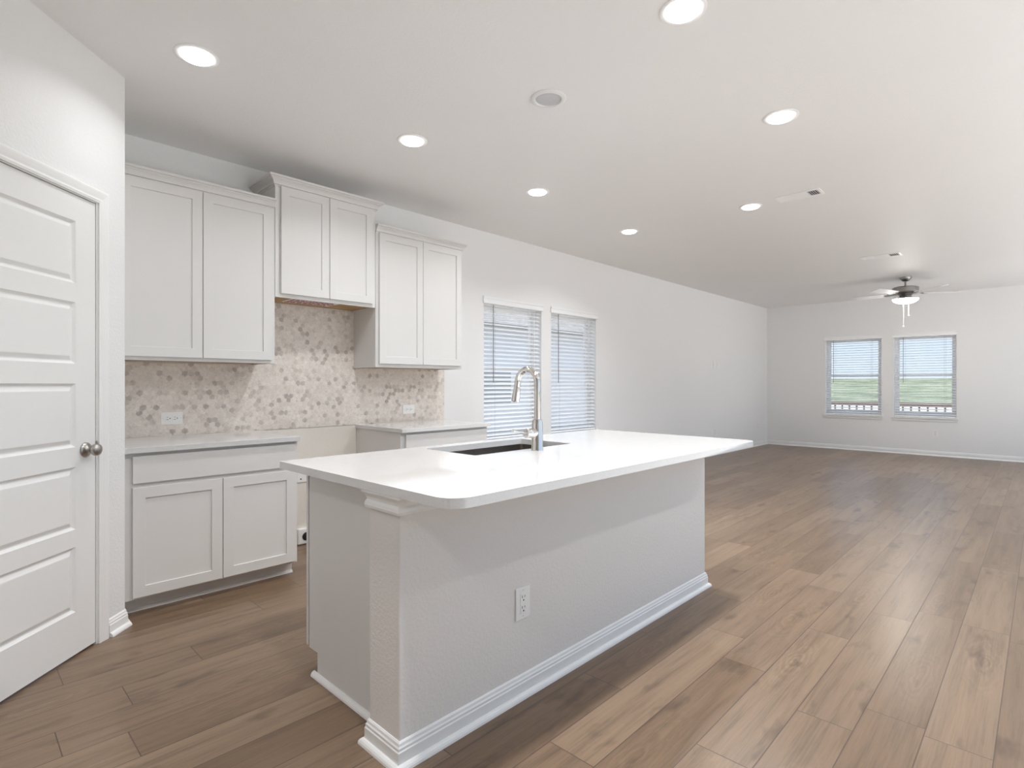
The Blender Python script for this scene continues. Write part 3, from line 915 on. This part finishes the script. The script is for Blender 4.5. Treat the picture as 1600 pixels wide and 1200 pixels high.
t = thing('unlit_downlight', 'unlit round white ceiling fitting with a grey dished centre, above the island', 'ceiling fitting', (2.255, 1.910, H))
MB().lathe([(0.068, -0.0005), (0.095, -0.0005), (0.095, -0.004), (0.091, -0.008), (0.080, -0.012), (0.072, -0.010), (0.068, -0.0012)], (0, 0, 0), 40, cap=False).build('trim_ring', 'trim_white', t, smooth=True)
MB().lathe([(0.069, -0.0012), (0.069, -0.004), (0.060, -0.0065), (0.045, -0.0045), (0.0, -0.003)], (0, 0, 0), 40, cap=False).build('baffle', 'can_inner', t, smooth=True)

def vent(label, x, y, lx, ly, dark):
    """ceiling register, long side along Y, three louvre banks"""
    t = thing('ceiling_vent', label, 'ceiling vent', (x, y, H), group='white ceiling registers')
    hx, hy = lx/2, ly/2
    m = MB()
    b = 0.022
    m.box(-hx, -hy, -0.006, -hx + b, hy, -0.0005, 0.001, 1); m.box(hx - b, -hy, -0.006, hx, hy, -0.0005, 0.001, 1)
    m.box(-hx + b, -hy, -0.006, hx - b, -hy + b, -0.0005); m.box(-hx + b, hy - b, -0.006, hx - b, hy, -0.0005)
    q = hy - b
    c = q*0.42
    for s in (-1, 1): m.box(-hx + b, s*c - 0.008, -0.006, hx - b, s*c + 0.008, -0.0005)
    m.build('frame', 'vent_white', t)
    MB().box(-hx + b, -hy + b, -0.0016, hx - b, hy - b, -0.0006).build('duct_opening', 'vent_dark', t)
    for k, (a0, a1) in enumerate(((-q, -c - 0.008), (-c + 0.008, c - 0.008), (c + 0.008, q))):
        m = MB()
        if k == 1:
            n = 7
            for i in range(n):
                xx = -hx + b + (i + 0.5)*(lx - 2*b)/n
                hw = (lx - 2*b)/n*0.52
                m.quad([(xx - hw, a0, -0.002), (xx + hw, a0, -0.0055), (xx + hw, a1, -0.0055), (xx - hw, a1, -0.002)])
        else:
            n = 5
            sg = -1 if k == 0 else 1
            for i in range(n):
                yy = a0 + (i + 0.5)*(a1 - a0)/n
                wv = 0.0040 if k == 0 else 0.0085
                m.quad([(-hx + b, yy - wv, -0.0055 if sg < 0 else -0.002), (hx - b, yy - wv, -0.0055 if sg < 0 else -0.002), (hx - b, yy + wv, -0.002 if sg < 0 else -0.0055), (-hx + b, yy + wv, -0.002 if sg < 0 else -0.0055)])
        m.build('louvers', 'vent_white', t)
vent('white ceiling register beside a lit recessed light', 4.83, 1.430, 0.165, 0.335, 0)
vent('white ceiling register between the fan and the recessed lights', 7.80, 1.405, 0.19, 0.40, 0)

# ceiling fan
FNX, FNY = 9.60, 1.434
fan = thing('ceiling_fan', 'brushed nickel ceiling fan with pale blades and a lit glass bowl', 'ceiling fan', (FNX, FNY, H))
MB().lathe([(0, -0.0005), (0.074, -0.0005), (0.074, -0.012), (0.060, -0.032), (0.045, -0.052), (0.026, -0.060), (0, -0.060)], (0, 0, 0), 36, cap=False).build('canopy', 'brushed_nickel', fan, smooth=True)
MB().lathe([(0, -0.055), (0.0125, -0.055), (0.0125, -0.118), (0.021, -0.120), (0.021, -0.138), (0, -0.138)], (0, 0, 0), 20, cap=False).build('down_rod', 'brushed_nickel', fan, smooth=True)
MB().lathe([(0, -0.134), (0.05, -0.134), (0.135, -0.140), (0.158, -0.150), (0.160, -0.158), (0.160, -0.215), (0.152, -0.228), (0.120, -0.240), (0.085, -0.250), (0.070, -0.268), (0.075, -0.285), (0, -0.285)], (0, 0, 0), 48, cap=False).build('motor_housing', 'brushed_nickel', fan, smooth=True, angle=30)
lk = MB().lathe([(0, -0.284), (0.080, -0.284), (0.110, -0.300), (0.150, -0.306), (0.158, -0.310), (0.158, -0.314), (0, -0.314)], (0, 0, 0), 40, cap=False).build('light_kit', 'brushed_nickel', fan, smooth=True, angle=30)
MB().lathe([(0.156, -0.3135), (0.150, -0.328), (0.130, -0.348), (0.095, -0.366), (0.05, -0.376), (0.0, -0.379)], (0, 0, 0), 40, cap=True).build('glass_bowl', 'fan_lens', fan, smooth=True)
for i in range(5):
    a = math.radians(12 + 72*i)
    b = MB()
    # blade iron then blade, in local radial coordinates, pitched 12 degrees
    Mx = Matrix.Rotation(a, 4, 'Z')
    pit = Matrix.Rotation(math.radians(11), 4, 'X')
    out = [(0.205, -0.050), (0.26, -0.060), (0.48, -0.070), (0.625, -0.068), (0.662, -0.054), (0.672, -0.02), (0.672, 0.02), (0.662, 0.054), (0.625, 0.068), (0.48, 0.070), (0.26, 0.060), (0.205, 0.050)]
    b.prism(out, 'z', -0.004, 0.004)
    bmesh.ops.transform(b.bm, matrix=Matrix.Translation((0, 0, -0.233)) @ Mx @ pit, verts=b.bm.verts)
    bo = b.build('blade', 'fan_blade', fan)
    c = MB()
    c.prism([(0.11, -0.022), (0.20, -0.016), (0.25, -0.040), (0.262, -0.030), (0.262, 0.030), (0.25, 0.040), (0.20, 0.016), (0.11, 0.022)], 'z', -0.0095, -0.0042)
    bmesh.ops.transform(c.bm, matrix=Matrix.Translation((0, 0, -0.233)) @ Mx @ pit, verts=c.bm.verts)
    c.build('blade_bracket', 'brushed_nickel', bo)
vx = Vector((0.695, -0.719))      # sideways as seen from the island
for s, z1 in ((-0.028, -0.690), (0.045, -0.530)):
    m = MB(); px, py = vx.x*s, vx.y*s
    m.tube([(px, py, -0.30), (px, py, z1)], 0.0023, 8)
    ch = m.build('pull_chain', 'plate_white', fan)
    MB().lathe([(0, 0), (0.006, -0.003), (0.010, -0.016), (0.008, -0.024), (0, -0.026)], (px, py, z1), 14, cap=False).build('pull_knob', 'plate_white', ch, smooth=True)

# ------------------------------------------------------------------ outdoors
def ground(name, mat, label, pts, y0, y1, cat, z=0):
    m = MB()
    for (xa, za), (xb, zb) in zip(pts[:-1], pts[1:]):
        m.quad([(xa, y0, za), (xb, y0, zb), (xb, y1, zb), (xa, y1, za)])
    o = m.build(name, mat)
    tag(o, label, cat, 'structure')
ground('ground_yard', 'pale_dirt', 'pale bare ground just outside the far windows', [(-30, -0.35), (46, -0.35)], -60, 90, 'ground')
plain('bounce_concrete', (0.72, 0.71, 0.69), 0.9, noise_amt=0.05, scale=2)
m = MB(); m.box(-8, -14, -0.3, 14, YR - 0.15, -0.12)  # pale slab added out of view to bounce sunlight up onto the ceiling
tag(m.build('ground_bounce', 'bounce_concrete'), 'unseen pale concrete patio outside the wide opening', 'slab', 'structure')
ground('ground_field', 'grass', 'light green field beyond the brown fence', [(46, -0.35), (70, 0.2), (110, 2.0), (160, 2.4), (300, 2.2)], -200, 300, 'field')
fe = thing('fence', 'brown rail fence with dark pickets outside the far windows', 'fence', (16.0, 3.0, -0.35))
MB().box(-0.035, -4.6, 1.02, 0.035, 4.6, 1.115).build('top_rail', 'fence_brown', fe)
MB().box(-0.025, -4.6, 0.12, 0.025, 4.6, 0.19).build('bottom_rail', 'fence_brown', fe)
p0 = None
for i in range(58):
    y = -4.56 + i*0.16
    if p0 is None:
        p0 = MB().box(-0.016, -0.016, 0.0, 0.016, 0.016, 1.02).build('picket', 'fence_dark', fe)
        o = p0
    else:
        o = p0.copy(); COL.objects.link(o); o.parent = fe
    o.location = (0, y, 0)
hs = thing('house', 'neighbouring pale sided house seen through the blinds of the long wall', 'house', (10, 9.5, -0.35))
MB().box(-5.5, 0, 0, 6, 6, 3.0).build('house_wall', 'house_siding', hs)
MB().prism([(-0.5, 2.95), (6.5, 2.95), (3.0, 5.2)], 'x', -6, 6.5).build('house_roof', 'house_roof', hs)
MB().box(-1.35, -0.03, 1.05, -0.25, -0.002, 1.85).build('house_window', 'house_glass', hs)
MB().box(4.6, -0.03, 0.9, 5.5, -0.002, 2.3).build('house_window', 'house_glass', hs)
